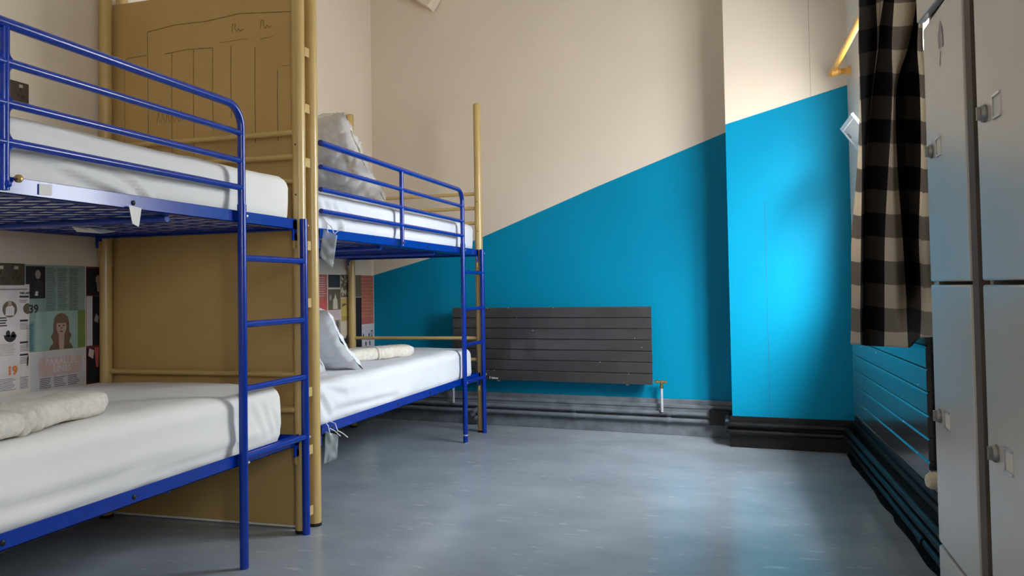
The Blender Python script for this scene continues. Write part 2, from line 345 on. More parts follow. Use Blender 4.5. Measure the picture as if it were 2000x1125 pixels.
b.tube([(xr(2.97)-.05, 2.97, .038), (xr(2.92)-.05, 2.92, .038)], .0165, 14)
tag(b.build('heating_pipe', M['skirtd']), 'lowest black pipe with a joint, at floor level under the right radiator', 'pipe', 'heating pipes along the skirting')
b = MB(); b.obox((-.15, yb(-.15)-.045, .125), (.058, -.007, 0), (.002, .04, 0), (0, 0, .044))
tag(b.build('pipe_box', M['skirtd'], bevel=.004), 'small black box covering the pipes in the corner left of the pier', 'box')
b = MB()
for (dx, dz, rr_) in ((0, .10, .020), (.03, .085, .024), (-.02, .075, .018), (.045, .12, .016), (.01, .055, .021), (.03, .045, .017)):
    x = -1.72+dx; b.lathe([(.001, -.03), (rr_*.8, -.02), (rr_, 0), (rr_*.8, .02), (.001, .03)], (x, yb(x)-.075, dz), (1, .3*dx*20, .4), 12)
tag(b.build('pipe_coupling', M['skirt']), 'cluster of painted pipe fittings by the wall behind the far ladder foot', 'pipe fitting')

# ------------------------------------------------------------------ bunk beds
XF, XB = -1.612, -2.512                    # post centre lines, room side and wall side
def bunk(yn, yf, post_top, ztop, zlow, guard, ladder_y, label, group):
    """yn / yf: near and far end posts; guard: rail heights; ladder_y: the two stiles"""
    T = thing('bunk_bed', (XF, yf, 0), label, 'bunk bed', group)
    pr = .0245
    for y, tops in ((yn, post_top[0]), (yf, post_top[1])):
        for x in (XF, XB):
            mb = MB(); mb.tube([(x, y, .0), (x, y, tops-.004), (x, y, tops)], [pr, pr, pr-.004], 24)
            p = mb.build('post', M['tan'], T)
            cp = MB(); cp.lathe([(pr-.004, 0), (pr-.003, .003), (.004, .005)], (x, y, tops-.001), (0, 0, 1), 20); cp.build('post_cap', M['panel'], p)
            ft = MB(); ft.lathe([(pr+.0012, 0), (pr+.0012, .012)], (x, y, .0), (0, 0, 1), 20); ft.build('foot_cap', M['black'], p)
            # small bolt holes facing the room
            bh = MB()
            for z in (1.49, 1.30):
                bh.lathe([(.0035, 0), (.0035, .001)], (x, y-pr+.0003 if y == yf else y+pr-.0003, z-.03), (0, -1 if y == yf else 1, 0), 10)
            bh.each('bolt_hole', M['black'], p)
            tb = MB(); s = 1 if y == yn else -1
            for z in (ztop-.075, zlow-.075):
                tb.box(x-.004, x+.004, y+s*pr*.7, y+s*(pr+.016), z-.035, z+.02)
            tb.each('hook_tab', M['tan'], p)
        for z in (1.512, 1.42, 1.325, .592, .457):
            mb = MB(); dz = 0 if post_top[0] > 2.1 else -.028 if z > 1 else -.008
            mb.tube([(XB+.018, y, z+dz), (XF-.018, y, z+dz)], .0112, 14); mb.build('end_rail', M['tan'], T)
    for nm, z1 in (('upper', ztop), ('lower', zlow)):
        for x, s in ((XF+.004, -1), (XB-.004, 1)):      # angle-iron side rails
            mb = MB(); h = .04
            mb.box(min(x, x+s*.004), max(x, x+s*.004), yn+.024, yf-.024, z1-h, z1)
            mb.box(min(x, x+s*.034), max(x, x+s*.034), yn+.024, yf-.024, z1-h, z1-h+.004)
            rl = mb.build('side_rail', M['frame'], T, bevel=.0012, seg=1)
            hk = MB()
            for y, q in ((yn, 1), (yf, -1)):
                hk.box(min(x, x+s*.006), max(x, x+s*.006), *sorted((y+q*.022, y+q*.052)), z1-.082, z1-.004)
            hk.each('hook_plate', M['frame'], rl, bevel=.001, seg=1)
            if x > -2:
                bl = MB()
                for y in (yf-.86, yf-1.26, yn+.13):
                    bl.lathe([(.007, 0), (.007, .002), (.004, .004)], (x, y, z1-.022), (1, 0, 0), 12)
                bl.each('rail_bolt', M['skirtd'], rl)
        for y, s in ((yn+.03, 1), (yf-.03, -1)):
            mb = MB(); mb.box(XB+.004, XF-.004, min(y, y+s*.004), max(y, y+s*.004), z1-.045, z1-.002)
            mb.box(XB+.004, XF-.004, min(y, y+s*.03), max(y, y+s*.03), z1-.045, z1-.041); mb.build('end_bar', M['frame'], T)
        for y in (yn+.68, yn+1.36):
            mb = MB(); mb.tube([(XB+.03, y, z1-.049), (XF-.034, y, z1-.049)], .0105, 12); mb.build('cross_bar', M['frame'], T)
        # expanded wire base, one woven sheet
        mb = MB(); x0, x1 = XB+.02, XF-.02; y0, y1 = yn+.05, yf-.05; zz = z1-.036; sl = .42; st = .075
        def bar(xa, ya, xb_, yb_):
            d = Vector((xb_-xa, yb_-ya, 0)); l = d.length
            if l < .02: return
            d /= l; nn = Vector((-d.y, d.x, 0))*.0035; cen = Vector(((xa+xb_)/2, (ya+yb_)/2, zz)); mb.obox(cen, d*(l/2), nn, (0, 0, .0016))
        W = x1-x0; k = y0-W*sl
        while k < y1:
            for sgn in (1, -1):
                xa, xb_ = x0, x1; fa = (lambda x: k+(x-x0)*sl) if sgn == 1 else (lambda x: k+(x1-x)*sl)
                pts = [(x0+W*i/40, fa(x0+W*i/40)) for i in range(41)]; pts = [q for q in pts if y0 <= q[1] <= y1]
                if len(pts) > 1: bar(*pts[0], *pts[-1])
            k += st
        mb.build('wire_base', M['frame'], T, smooth=0)
    # guard rail
    ya, yc = ladder_y; X = XF+.022; g0 = yn+.03
    top = fillet([(X, g0, guard[0]), (X, ya, guard[0]), (X, ya, ztop+.005)], .072, 8)
    mb = MB(); mb.tube(top, .0128, 16)
    G = mb.build('guard_rail', M['frame'], T)
    for z in guard[1:]:
        mb = MB(); mb.tube([(X, g0, z), (X, ya, z)], .0102, 14); mb.build('guard_bar', M['frame'], G)
    ym = yf-(1.235 if yf > 4 else 1.272)
    mb = MB(); mb.tube([(X, ym, guard[0]), (X, ym, ztop-.035)], .0105, 14)
    for z in guard[1:]:                                       # welded webs at the joints
        for sy in (-1, 1):
            for sz in (-1, 1):
                mb.tube([(X, ym+sy*.022, z+sz*.004), (X, ym+sy*.010, z+sz*.012), (X, ym+sy*.004, z+sz*.026)], [.004, .006, .006], 8)
    mb.lathe([(.008, 0), (.008, .004), (.003, .007)], (X+.009, ym, ztop-.022), (1, 0, 0), 12)
    mb.build('guard_upright', M['frame'], G)
    # ladder
    mb = MB(); mb.tube([(X, ya, .004), (X, ya, ztop+.015)], .0142, 18); mb.tube([(X, ya, ztop+.0), (X, ya, ztop+.018)], .0152, 18)
    st1 = mb.build('ladder_stile', M['frame'], T)
    mb = MB(); mb.tube([(X, ya, .0), (X, ya, .05)], [.0132, .0144], 18); mb.build('stile_foot', M['greypipe' if yf > 4 else 'frame'], st1)
    mb = MB(); mb.lathe([(.006, 0), (.006, .003), (.002, .006)], (X+.012, ya+.008, ztop-.02), (1, .5, 0), 10)
    mb.lathe([(.006, 0), (.006, .003), (.002, .006)], (X+.012, ya+.008, zlow-.028), (1, .5, 0), 10); mb.each('stile_bolt', M['steel'], st1)
    mb = MB(); mb.tube([(X+.006, yc, .0), (X+.006, yc, ztop)], .0142, 18)
    st2 = mb.build('ladder_stile', M['frame'], T)
    mb = MB(); mb.lathe([(.006, 0), (.006, .003), (.002, .006)], (X+.018, yc+.008, ztop-.025), (1, .5, 0), 10)
    mb.lathe([(.006, 0), (.006, .003), (.002, .006)], (X+.018, yc+.008, zlow-.012), (1, .5, 0), 10); mb.each('stile_bolt', M['steel'], st2)
    for z in (1.018, .798, .585, .362):
        mb = MB(); mb.tube([(X+.002, ya, z-(.012 if yf > 4 else 0)), (X+.006, yc, z-(.012 if yf > 4 else 0))], .0112, 14); mb.build('rung', M['frame'], T)
    return T
near = bunk(.62, 2.66, (2.16, 2.16), 1.177, .372, (1.522, 1.433, 1.34, 1.251), (2.268, 2.642), 'near blue and tan metal bunk bed with the tall tan board at its far end', 'bunk beds along the left wall')
far = bunk(2.752, 4.79, (2.16, 2.088), 1.155, .378, (1.49, 1.395, 1.306, 1.22), (4.425, 4.762), 'far blue and tan metal bunk bed standing in the corner by the blue wall', 'bunk beds along the left wall')
# clips that join the two bunks
for z in (.07, .30, .52, .86, 1.08, 1.40, 1.61, 1.83):
    b = MB(); b.box(XF+.007, XF+.0125, 2.690, 2.722, z-.018, z+.018); b.build('joining_clip', M['tan'], near, bevel=.002)
# tan board between the bunks, with pencil scribble
B = thing('partition_board', (-2.05, 2.706, 0), 'tall tan painted board with pencil scribbles standing between the two bunk beds', 'board')
b = MB(); b.box(-2.512, -1.63, 2.697, 2.713, .012, 2.118); b.build('board', M['panel'], B, bevel=.001, seg=1)
b = MB(); b.box(-2.512, -1.63, 2.6965, 2.7135, .004, .0115); b.build('bottom_edge', M['edge'], B, smooth=0)
b = MB(); YS = 2.6966
def pl(pts, wd=.0014):
    for (xa, za), (xb_, zb) in zip(pts[:-1], pts[1:]):
        d = Vector((xb_-xa, 0, zb-za)); l = d.length; d /= l; nn = Vector((-d.z, 0, d.x))*wd
        b.obox(((xa+xb_)/2, YS, (za+zb)/2), d*(l/2), (0, .0003, 0), nn)
pl([(-2.335, 1.985), (-2.2, 2.0), (-2.05, 1.998), (-1.9, 2.012), (-1.66, 1.993)], .0017); pl([(-2.335, 1.985), (-2.33, 1.45)])
pl([(-2.45, 1.875), (-2.43, 1.885), (-2.34, 1.888)], .0017); pl([(-2.45, 1.875), (-2.448, 1.4)], .001)
pl([(-2.25, 1.885), (-2.15, 1.893), (-2.02, 1.888)], .0016)
for x, z0, z1 in ((-2.215, 1.885, 1.46), (-2.11, 1.89, 1.46), (-2.02, 1.885, 1.55), (-1.935, 1.888, 1.60), (-1.825, 1.87, 1.49), (-1.725, 1.77, 1.49)): pl([(x, z0), (x-.002, (z0+z1)/2), (x, z1)], .0015)
for x, z in ((-1.93, 1.975), (-1.80, 1.975)):
    pl([(x, z-.035), (x+.004, z), (x+.016, z-.004), (x+.012, z-.02), (x+.024, z-.035), (x+.03, z-.022), (x+.038, z-.034), (x+.05, z-.028)], .0012)
for k in range(6): pl([(-2.29+k*.022, 1.60), (-2.282+k*.022, 1.65), (-2.274+k*.022, 1.602)], .0009)
pl([(-1.99, 1.905), (-1.86, 1.908)], .0009); pl([(-1.80, 1.90), (-1.74, 1.905)], .0009); pl([(-1.71, 1.785), (-1.67, 1.782)], .001)
o = b.build('pencil_scribble', M['pencil'], B, smooth=0)
b = MB(); b.lathe([(.012, 0), (.012, .002)], (-1.688, 2.697, 1.047), (0, -1, 0), 20); o = b.build('sticker_dot', M['panel'], B)

# ------------------------------------------------------------------ mattresses
def mattress(x0, x1, y0, y1, z0, z1, rad, seed, mats, label, wr=.004, creases=()):
    nx, ny, nz = 24, 210, 20; V = {}; mb = MB()
    cx, cy, cz = (x0+x1)/2, (y0+y1)/2, (z0+z1)/2; hx, hy, hz = (x1-x0)/2, (y1-y0)/2, (z1-z0)/2
    def P(a, bq, c):
        p = Vector((a*hx, bq*hy, c*hz)); q = Vector((max(-hx+rad, min(hx-rad, p.x)), max(-hy+rad, min(hy-rad, p.y)), max(-hz+rad, min(hz-rad, p.z))))
        d = p-q
        if d.length > 1e-6: d = d.normalized(); p = q+d*rad
        wv = p+Vector((cx, cy, cz))
        n = d if d.length > .5 else Vector((0, 0, 1 if c > 0 else -1))
        k = rnoise((wv.x*1.2, wv.y*1.2, wv.z*2), 2.6, seed)*wr*1.6
        k += wr*.9*abs(rnoise((wv.x*2+wv.y*1.2, wv.y*1.3-wv.z*1.5, wv.z*2), 4.5, seed+3))
        if c < -.2 and abs(n.z) < .6: k += wr*.5*math.sin(wv.y*23+wv.x*17+3*rnoise(wv, 4, seed))*(-c)
        if abs(n.y) > .55: k += .006*max(0, rnoise((wv.x*26+wv.z*5, wv.y*6, wv.z*2.5), 1, seed+5))
        if n.x > .5:
            for (ya, za), (yb_, zb), dep, wid in creases:
                ab = Vector((yb_-ya, zb-za)); ap = Vector((wv.y-ya, wv.z-za)); t = max(0, min(1, ap.dot(ab)/ab.length_squared)); ds = (ap-ab*t); sd = ds.dot(Vector((-ab.y, ab.x)).normalized()); g = math.exp(-(ds.length/wid)**2)
                k += dep*g*math.sin(max(-1.5, min(1.5, sd/wid*1.3)))*(1-abs(2*t-1)**4)
        return wv+n*k
    def idx(i, j, k):
        key = (i, j, k)
        if key not in V: V[key] = len(mb.v); mb.v.append(tuple(P(sm(2*i/nx-1), sm(2*j/ny-1), sm(2*k/nz-1))))
        return V[key]
    def sm(t): return math.copysign(abs(t)**.8, t)
    F_ = []
    for i in range(nx):
        for j in range(ny):
            F_ += [(idx(i, j, 0), idx(i, j+1, 0), idx(i+1, j+1, 0), idx(i+1, j, 0)), (idx(i, j, nz), idx(i+1, j, nz), idx(i+1, j+1, nz), idx(i, j+1, nz))]
    for j in range(ny):
        for k in range(nz):
            F_ += [(idx(0, j, k), idx(0, j, k+1), idx(0, j+1, k+1), idx(0, j+1, k)), (idx(nx, j, k), idx(nx, j+1, k), idx(nx, j+1, k+1), idx(nx, j, k+1))]
    for i in range(nx):
        for k in range(nz):
            F_ += [(idx(i, 0, k), idx(i+1, 0, k), idx(i+1, 0, k+1), idx(i, 0, k+1)), (idx(i, ny, k), idx(i, ny, k+1), idx(i+1, ny, k+1), idx(i+1, ny, k))]
    mb.f = F_; mb.m = [0]*len(F_)
    return tag(mb.build('mattress', mats, smooth=180), label, 'mattress', 'mattresses on the bunk beds')
mattress(-2.47, -1.625, .70, 2.575, .345, .565, .050, 1, M['sheet_cream'], 'mattress in a pale fitted sheet on the near lower bunk, under a towel', .005, [((1.0, .43), (2.3, .425), .012, .03), ((1.7, .395), (2.5, .405), .010, .022), ((2.36, .53), (2.44, .40), .008, .02), ((2.43, .52), (2.50, .39), .010, .02), ((2.48, .50), (2.54, .40), .010, .018)])
mattress(-2.47, -1.632, .70, 2.642, 1.150, 1.336, .050, 2, M['sheet_cream'], 'mattress in a creased cream fitted sheet on the upper deck of the near bunk', .005, [((1.42, 1.27), (1.66, 1.200), .016, .022), ((1.58, 1.222), (1.89, 1.155), .020, .020), ((1.72, 1.265), (1.84, 1.212), .018, .018), ((1.79, 1.230), (1.91, 1.160), .024, .018), ((1.38, 1.322), (1.72, 1.290), .010, .020), ((1.38, 1.25), (1.58, 1.20), .012, .024)])
mattress(-2.47, -1.625, 2.80, 4.685, .352, .540, .045, 3, M['sheet'], 'white sheeted mattress on the lower deck of the far bunk, under a propped pillow', .006, [((2.83, .50), (2.90, .40), .018, .022), ((2.9, .43), (3.6, .405), .014, .022), ((2.86, .53), (3.05, .47), .012, .022), ((4.3, .50), (4.42, .40), .006, .02)])
mattress(-2.47, -1.632, 2.80, 4.772, 1.128, 1.318, .050, 4, M['sheet'], 'white sheeted mattress on the upper deck of the far bunk', .005, [((2.88, 1.285), (2.99, 1.18), .020, .020), ((2.95, 1.28), (3.04, 1.13), .024, .022), ((2.83, 1.27), (2.90, 1.14), .020, .02), ((3.04, 1.25), (3.18, 1.21), .012, .02)])

def pillow_mb(c, U, Vv, hw, hh, th, seed, wr=.012, n=56, pinch=.5):
    """soft cushion: c centre, U / V in-plane unit vectors, half sizes, half thickness"""
    c, U, Vv = Vector(c), Vector(U).normalized(), Vector(Vv).normalized(); N = U.cross(Vv); mb = MB()
    for side in (1, -1):
        o = len(mb.v)
        for i in range(n+1):
            for j in range(n+1):
                a, bb = 2*i/n-1, 2*j/n-1
                t = th*(max(0, (1-a**4)*(1-bb**4)))**pinch
                e = 1-.07*(1-abs(a*bb))*max(abs(a), abs(bb))**3
                p = c+U*(a*hw*e)+Vv*(bb*hh*e)
                q_ = Vector((a*hw, bb*hh, side*.1)); k = rnoise(q_, 7, seed)*wr*1.2-(1-abs(rnoise(q_*Vector((1, 1, 1)).length*.58, 11, seed+2)))**6*wr*.9-(1-abs(rnoise(q_, 21, seed+4)))**8*wr*.45
                mb.v.append(tuple(p+N*(side*t+k*(1 if t > .004 else .6))))
        for i in range(n):
            for j in range(n):
                q = (o+i*(n+1)+j, o+(i+1)*(n+1)+j, o+(i+1)*(n+1)+j+1, o+i*(n+1)+j+1); mb.f.append(q if side == 1 else q[::-1]); mb.m.append(0)
    return mb
# pillows on the far bunk
b = pillow_mb((-2.07, 3.30, .675), (1, -.28, 0), (0, -.70, .62), .37, .220, .060, 11, .013); tag(b.build('pillow', M['sheet'], smooth=180), 'white pillow leaning against the tan board on the far lower bunk', 'pillow')
b = pillow_mb((-2.06, 3.05, .640), (1, .0, .0), (0, -.6, .80), .30, .16, .045, 12); tag(b.build('pillow', M['sheet'], smooth=180), 'second white pillow tucked behind the leaning one on the far lower bunk', 'pillow')
PB = thing('bagged_pillow', (-2.0, 3.2, 1.32), 'pillow in crinkled clear plastic wrap propped at the head of the far upper bunk', 'pillow')
b = pillow_mb((-2.06, 3.42, 1.452), (1, .06, 0), (0, -.80, .55), .27, .20, .05, 15, .01); b.build('pillow_filling', M['sheet'], PB, smooth=180)
b = pillow_mb((-2.02, 3.44, 1.500), (1, -.20, 0), (.05, -.80, .58), .345, .315, .07, 16, .018, 64, .42); b.build('plastic_wrap', M['bag'], PB, smooth=180)

# towels
def towel(c, axis, L_, W_, H_, seed, label, bands=()):
    c = Vector(c); ax = Vector(axis).normalized(); sd = Vector((-ax.y, ax.x, 0)); up = Vector((0, 0, 1)); mb = MB(); n, m = 120, 28
    for i in range(n+1):
        t = 2*i/n-1; e = (1-max(0, abs(t)-.86)/.14*.28 if abs(t) > .86 else 1)
        for j in range(m):
            a = 2*math.pi*j/m; cx_, sz = math.cos(a), math.sin(a)
            q = Vector((math.copysign(abs(cx_)**.55, cx_)*W_/2*e, 0, math.copysign(abs(sz)**.6, sz)*H_/2*e))
            p = c+ax*(t*L_/2)+sd*q.x+up*q.z
            k = rnoise(p, 14, seed)*.006+rnoise(p, 70, seed)*.0025
            for bt in bands: k += .006 if abs(t-bt) < .018 else (-.005 if abs(t-bt) < .05 else 0)
            mb.v.append(tuple(p+(sd*q.x/W_+up*q.z/H_).normalized()*k))
    for i in range(n):
        for j in range(m): mb.f.append((i*m+j, i*m+(j+1) % m, (i+1)*m+(j+1) % m, (i+1)*m+j))
    mb.f += [tuple(range(m)), tuple(range(n*m, (n+1)*m))]; mb.m = [0]*len(mb.f)
    return tag(mb.build('folded_towel', M['towel'], smooth=60), label, 'towel', 'folded bath towels on the lower bunks')
towel((-1.735, 1.50, .600), (-.13, 1, .02), .66, .15, .068, 21, 'folded cream towel with woven bands on the near lower mattress', (.03, .16))
towel((-1.905, 3.80, .572), (.42, 1, 0), .56, .16, .068, 22, 'folded cream towel lying behind the pillow on the far lower mattress', (.05,))

# tags, string and paper scraps hanging from the far bunk
def hang_tag(quad, strings, label, seed):
    q = [Vector(p) for p in quad]; T = thing('hanging_tag', q[0], label, 'tag', 'clear plastic sleeves tied to the far bunk')
    mb = MB(); n = 12; nn = Vector((-.5, .86, 0))
    for i in range(n+1):
        for j in range(n+1):
            a, bb = i/n, j/n; p = q[0].lerp(q[1], a).lerp(q[3].lerp(q[2], a), bb)
            mb.v.append(tuple(p+nn*(.007*math.sin(2.6*a+2*bb+seed)+.010*rnoise((a*3, bb*4, seed), 1))))
    for i in range(n):
        for j in range(n): mb.f.append((i*(n+1)+j, (i+1)*(n+1)+j, (i+1)*(n+1)+j+1, i*(n+1)+j+1)); mb.m.append(0)
    mb.build('sleeve', M['plastic'], T, smooth=180, solid=.001)
    for pts in strings:
        mb = MB(); mb.tube(pts, .0019, 8); mb.build('string', M['string'], T)
hang_tag(((-1.598, 2.815, 1.152), (-1.552, 2.842, 1.126), (-1.568, 2.832, .997), (-1.612, 2.807, 1.044)),
         ([(-1.602, 2.82, 1.20), (-1.588, 2.823, 1.17), (-1.584, 2.824, 1.136)], [(-1.604, 2.84, 1.185), (-1.575, 2.838, 1.16), (-1.564, 2.836, 1.136)], [(-1.534, 2.853, 1.158), (-1.555, 2.842, 1.140), (-1.562, 2.838, 1.132)]),
         'crumpled clear plastic sleeve tied to the upper rail of the far bunk', 1)
hang_tag(((-1.598, 2.815, .352), (-1.555, 2.840, .333), (-1.561, 2.836, .238), (-1.604, 2.811, .223)),
         ([(-1.604, 2.822, .386), (-1.590, 2.822, .372), (-1.584, 2.823, .345)], [(-1.602, 2.845, .388), (-1.570, 2.842, .378), (-1.557, 2.839, .346)], [(-1.584, 2.824, .362), (-1.566, 2.836, .348), (-1.548, 2.844, .328)], [(-1.556, 2.840, .350), (-1.540, 2.850, .338), (-1.524, 2.858, .322)]),
         'clear plastic sleeve tied to the lower rail of the far bunk', 4)
b = MB(); b.add([(-1.600, 1.776, 1.145), (-1.600, 1.822, 1.142), (-1.598, 1.812, 1.100), (-1.590, 1.800, 1.088), (-1.594, 1.782, 1.096)], [(0, 1, 2, 3, 4)])
tag(b.build('tape_strip', M['paper'], smooth=0, solid=.0015), 'torn white tape hanging from the upper rail of the near bunk', 'tape')
b = MB(); b.obox((-1.6055, 1.512, 1.158), (.0008, 0, 0), (0, .018, .001), (0, 0, .013)); tag(b.build('paper_label', M['paper'], bevel=0, smooth=0), 'small worn paper label stuck on the upper rail of the near bunk', 'label')
b = MB()
b.add([(-2.05, 2.03, 1.124), (-2.10, 2.10, 1.113), (-2.04, 2.09, 1.122), (-2.06, 2.16, 1.110), (-2.075, 2.22, 1.118), (-2.09, 2.26, 1.125), (-2.14, 2.19, 1.126)], [(0, 1, 2, 3, 4, 5, 6)])
tag(b.build('paper_scrap', M['paper'], smooth=0, solid=.0015), 'torn white paper caught in the wire base under the near upper mattress', 'paper')
b = MB(); b.lathe([(.008, 0), (.010, .006), (.008, .012), (.003, .015)], (-1.600, 1.428, 1.172), (1, 0, .2), 16)
tag(b.build('rail_clamp', M['brass']), 'small brass clamp on the upper rail of the near bunk, by its guard upright', 'clamp')

# ------------------------------------------------------------------ radiators (front faces -y, right end at x = 0)
def radiator(label):
    T = thing('radiator', (0, 0, 0), label, 'radiator', 'flat slatted radiators'); L_ = 1.345; zb = .308; n = 7; p = .0678
    fp = MB()
    for k in range(n):
        z0 = zb+k*p; pr_ = [(-.090, z0+.001), (-.1025, z0+.001), (-.104, z0+.0025), (-.104, z0+p-.0075), (-.0975, z0+p-.001), (-.090, z0+p-.001)]; m_ = len(pr_)
        fp.add([(x, y, z) for x in (-L_, 0) for y, z in pr_], [(i, (i+1) % m_, (i+1) % m_+m_, i+m_) for i in range(m_)]+[tuple(range(m_)), tuple(range(m_, 2*m_))])
    fp.build('front_slats', M['rad'], T, smooth=0)
    bp = MB(); bp.box(-L_+.004, -.004, -.090, -.074, zb+.004, zb+n*p-.004); bp.build('back_plate', M['skirtd'], T)
    hd = MB()
    for x in (-L_+.05, -.05): hd.box(x-.024, x+.024, -.074, -.040, zb+.01, zb+n*p-.01)
    hd.each('header_tube', M['rad'], T, bevel=.004)
    for x in (-L_+.22, -.22):
        br = MB(); br.box(x-.018, x+.018, -.074, 0, zb+.34, zb+.37); br.box(x-.018, x+.018, -.074, 0, zb+.04, zb+.07); br.each('wall_bracket', M['rad'], T)
    pg = MB()
    for x in (-L_+.32, -.16): pg.lathe([(.010, 0), (.010, .012), (.006, .014)], (x, -.08, zb+.004), (0, 0, -1), 12)
    pg.each('bleed_plug', M['steel'], T)
    ch = MB(); rnd = random.Random(3)
    for k in range(16):
        x = -rnd.random()*L_*.95-.02; z = zb+rnd.choice((0, 1, 2, 6, 7, 0, 7))*p-.004 if rnd.random() < .6 else zb+rnd.random()*n*p
        z = min(max(z, zb+.004), zb+n*p-.006); ch.box(x-.003*rnd.random()-.0015, x+.0015, -.1043, -.1038, z-.001, z+.001)
    ch.build('paint_chips', M['logo'], T, smooth=0)['kind'] = 'stuff'
    return T, zb
def text_mesh(txt, size, origin, right, up, m, name, parent, extrude=.0004, bold=0, align='LEFT'):
    c = bpy.data.curves.new(name, 'FONT'); c.body = txt; c.size = size; c.extrude = extrude; c.align_x = align; c.offset = bold; c.resolution_u = 3
    o = bpy.data.objects.new(name, c); COL.objects.link(o)
    dg = bpy.context.evaluated_depsgraph_get(); me = bpy.data.meshes.new_from_object(o.evaluated_get(dg)); bpy.data.objects.remove(o)
    rt, up_ = Vector(right).normalized(), Vector(up).normalized(); nn = rt.cross(up_)
    off = Vector(origin)-(WL.get(parent.name, Vector()) if parent else Vector())
    me.transform(Matrix(((rt.x, up_.x, nn.x, off.x), (rt.y, up_.y, nn.y, off.y), (rt.z, up_.z, nn.z, off.z), (0, 0, 0, 1))))
    me.name = name; me.materials.clear(); me.materials.append(m); q = bpy.data.objects.new(name, me); COL.objects.link(q)
    if parent: q.parent = parent; WL[q.name] = WL.get(parent.name, Vector())
    return q
R1, zb = radiator('dark slatted radiator on the blue back wall behind the far bunk ladder')
R2 = copy_tree(R1); R2['label'] = 'dark slatted radiator under the curtained window on the right'
# valve of the back radiator
v = MB(); v.lathe([(.007, 0), (.007, .012), (.011, .013), (.011, .026), (.007, .027), (.007, .042), (.012, .043), (.012, .056), (.006, .057), (.006, .062)], (0, -.06, zb+.016), (1, 0, 0), 16)
v.lathe([(.009, 0), (.009, .03), (.012, .031), (.012, .044), (.008, .045)], (.045, -.06, zb+.022), (0, 0, -1), 16); v.lathe([(.006, 0), (.009, .004), (.009, .016), (.004, .018)], (.062, -.06, zb+.016), (1, 0, -.1), 12)
vv = v.build('valve', M['brass'], R1)
v = MB(); v.tube([(.045, -.06, zb-.018), (.045, -.06, .142)], .0085, 14); v.build('feed_pipe', M['greypipe'], vv)
v = MB(); v.lathe([(.009, 0), (.009, .02), (.013, .022), (.013, .034), (.008, .035)], (-1.345, -.06, zb+.016), (-1, 0, 0), 14); v.tube([(-1.37, -.06, zb+.01), (-1.37, -.06, .142)], .0085, 12); v.build('return_valve', M['greypipe'], R1)
lg = MB()
for k, h_ in enumerate((.015, 0, .013, .009, .012, .008, .010, .008, .009)):
    if h_: lg.box(-1.078+k*.0068, -1.0735+k*.0068, -.1045, -.1038, zb+.008, zb+.008+h_)
lg.build('maker_mark', M['logo'], R1, smooth=0)
x_e = -.527; R1.location = (x_e, yb(x_e)-.004, 0); R1.rotation_euler = (0, 0, math.atan(-.12))
# valve with an ivory thermostatic head on the right radiator
v = MB(); v.lathe([(.008, 0), (.008, .02), (.013, .021), (.013, .04)], (0, -.06, zb+.02), (1, 0, 0), 16); v.lathe([(.011, 0), (.011, .05)], (.035, -.06, zb+.04), (0, -1, 0), 14)
v.tube([(.035, -.06, zb+.02), (.035, -.06, .13)], .0085, 12)
vv = v.build('valve', M['steel'], R2)
v = MB(); v.lathe([(.016, 0), (.0235, .006), (.0245, .03), (.0235, .048), (.018, .056), (.006, .059)], (.055, -.07, zb+.025), (.25, -1, .05), 24); v.build('thermostat_head', M['ivory'], vv)
R2.location = (xr(2.58)-.004, 2.58, 0); R2.rotation_euler = (0, 0, -math.pi/2+.028)

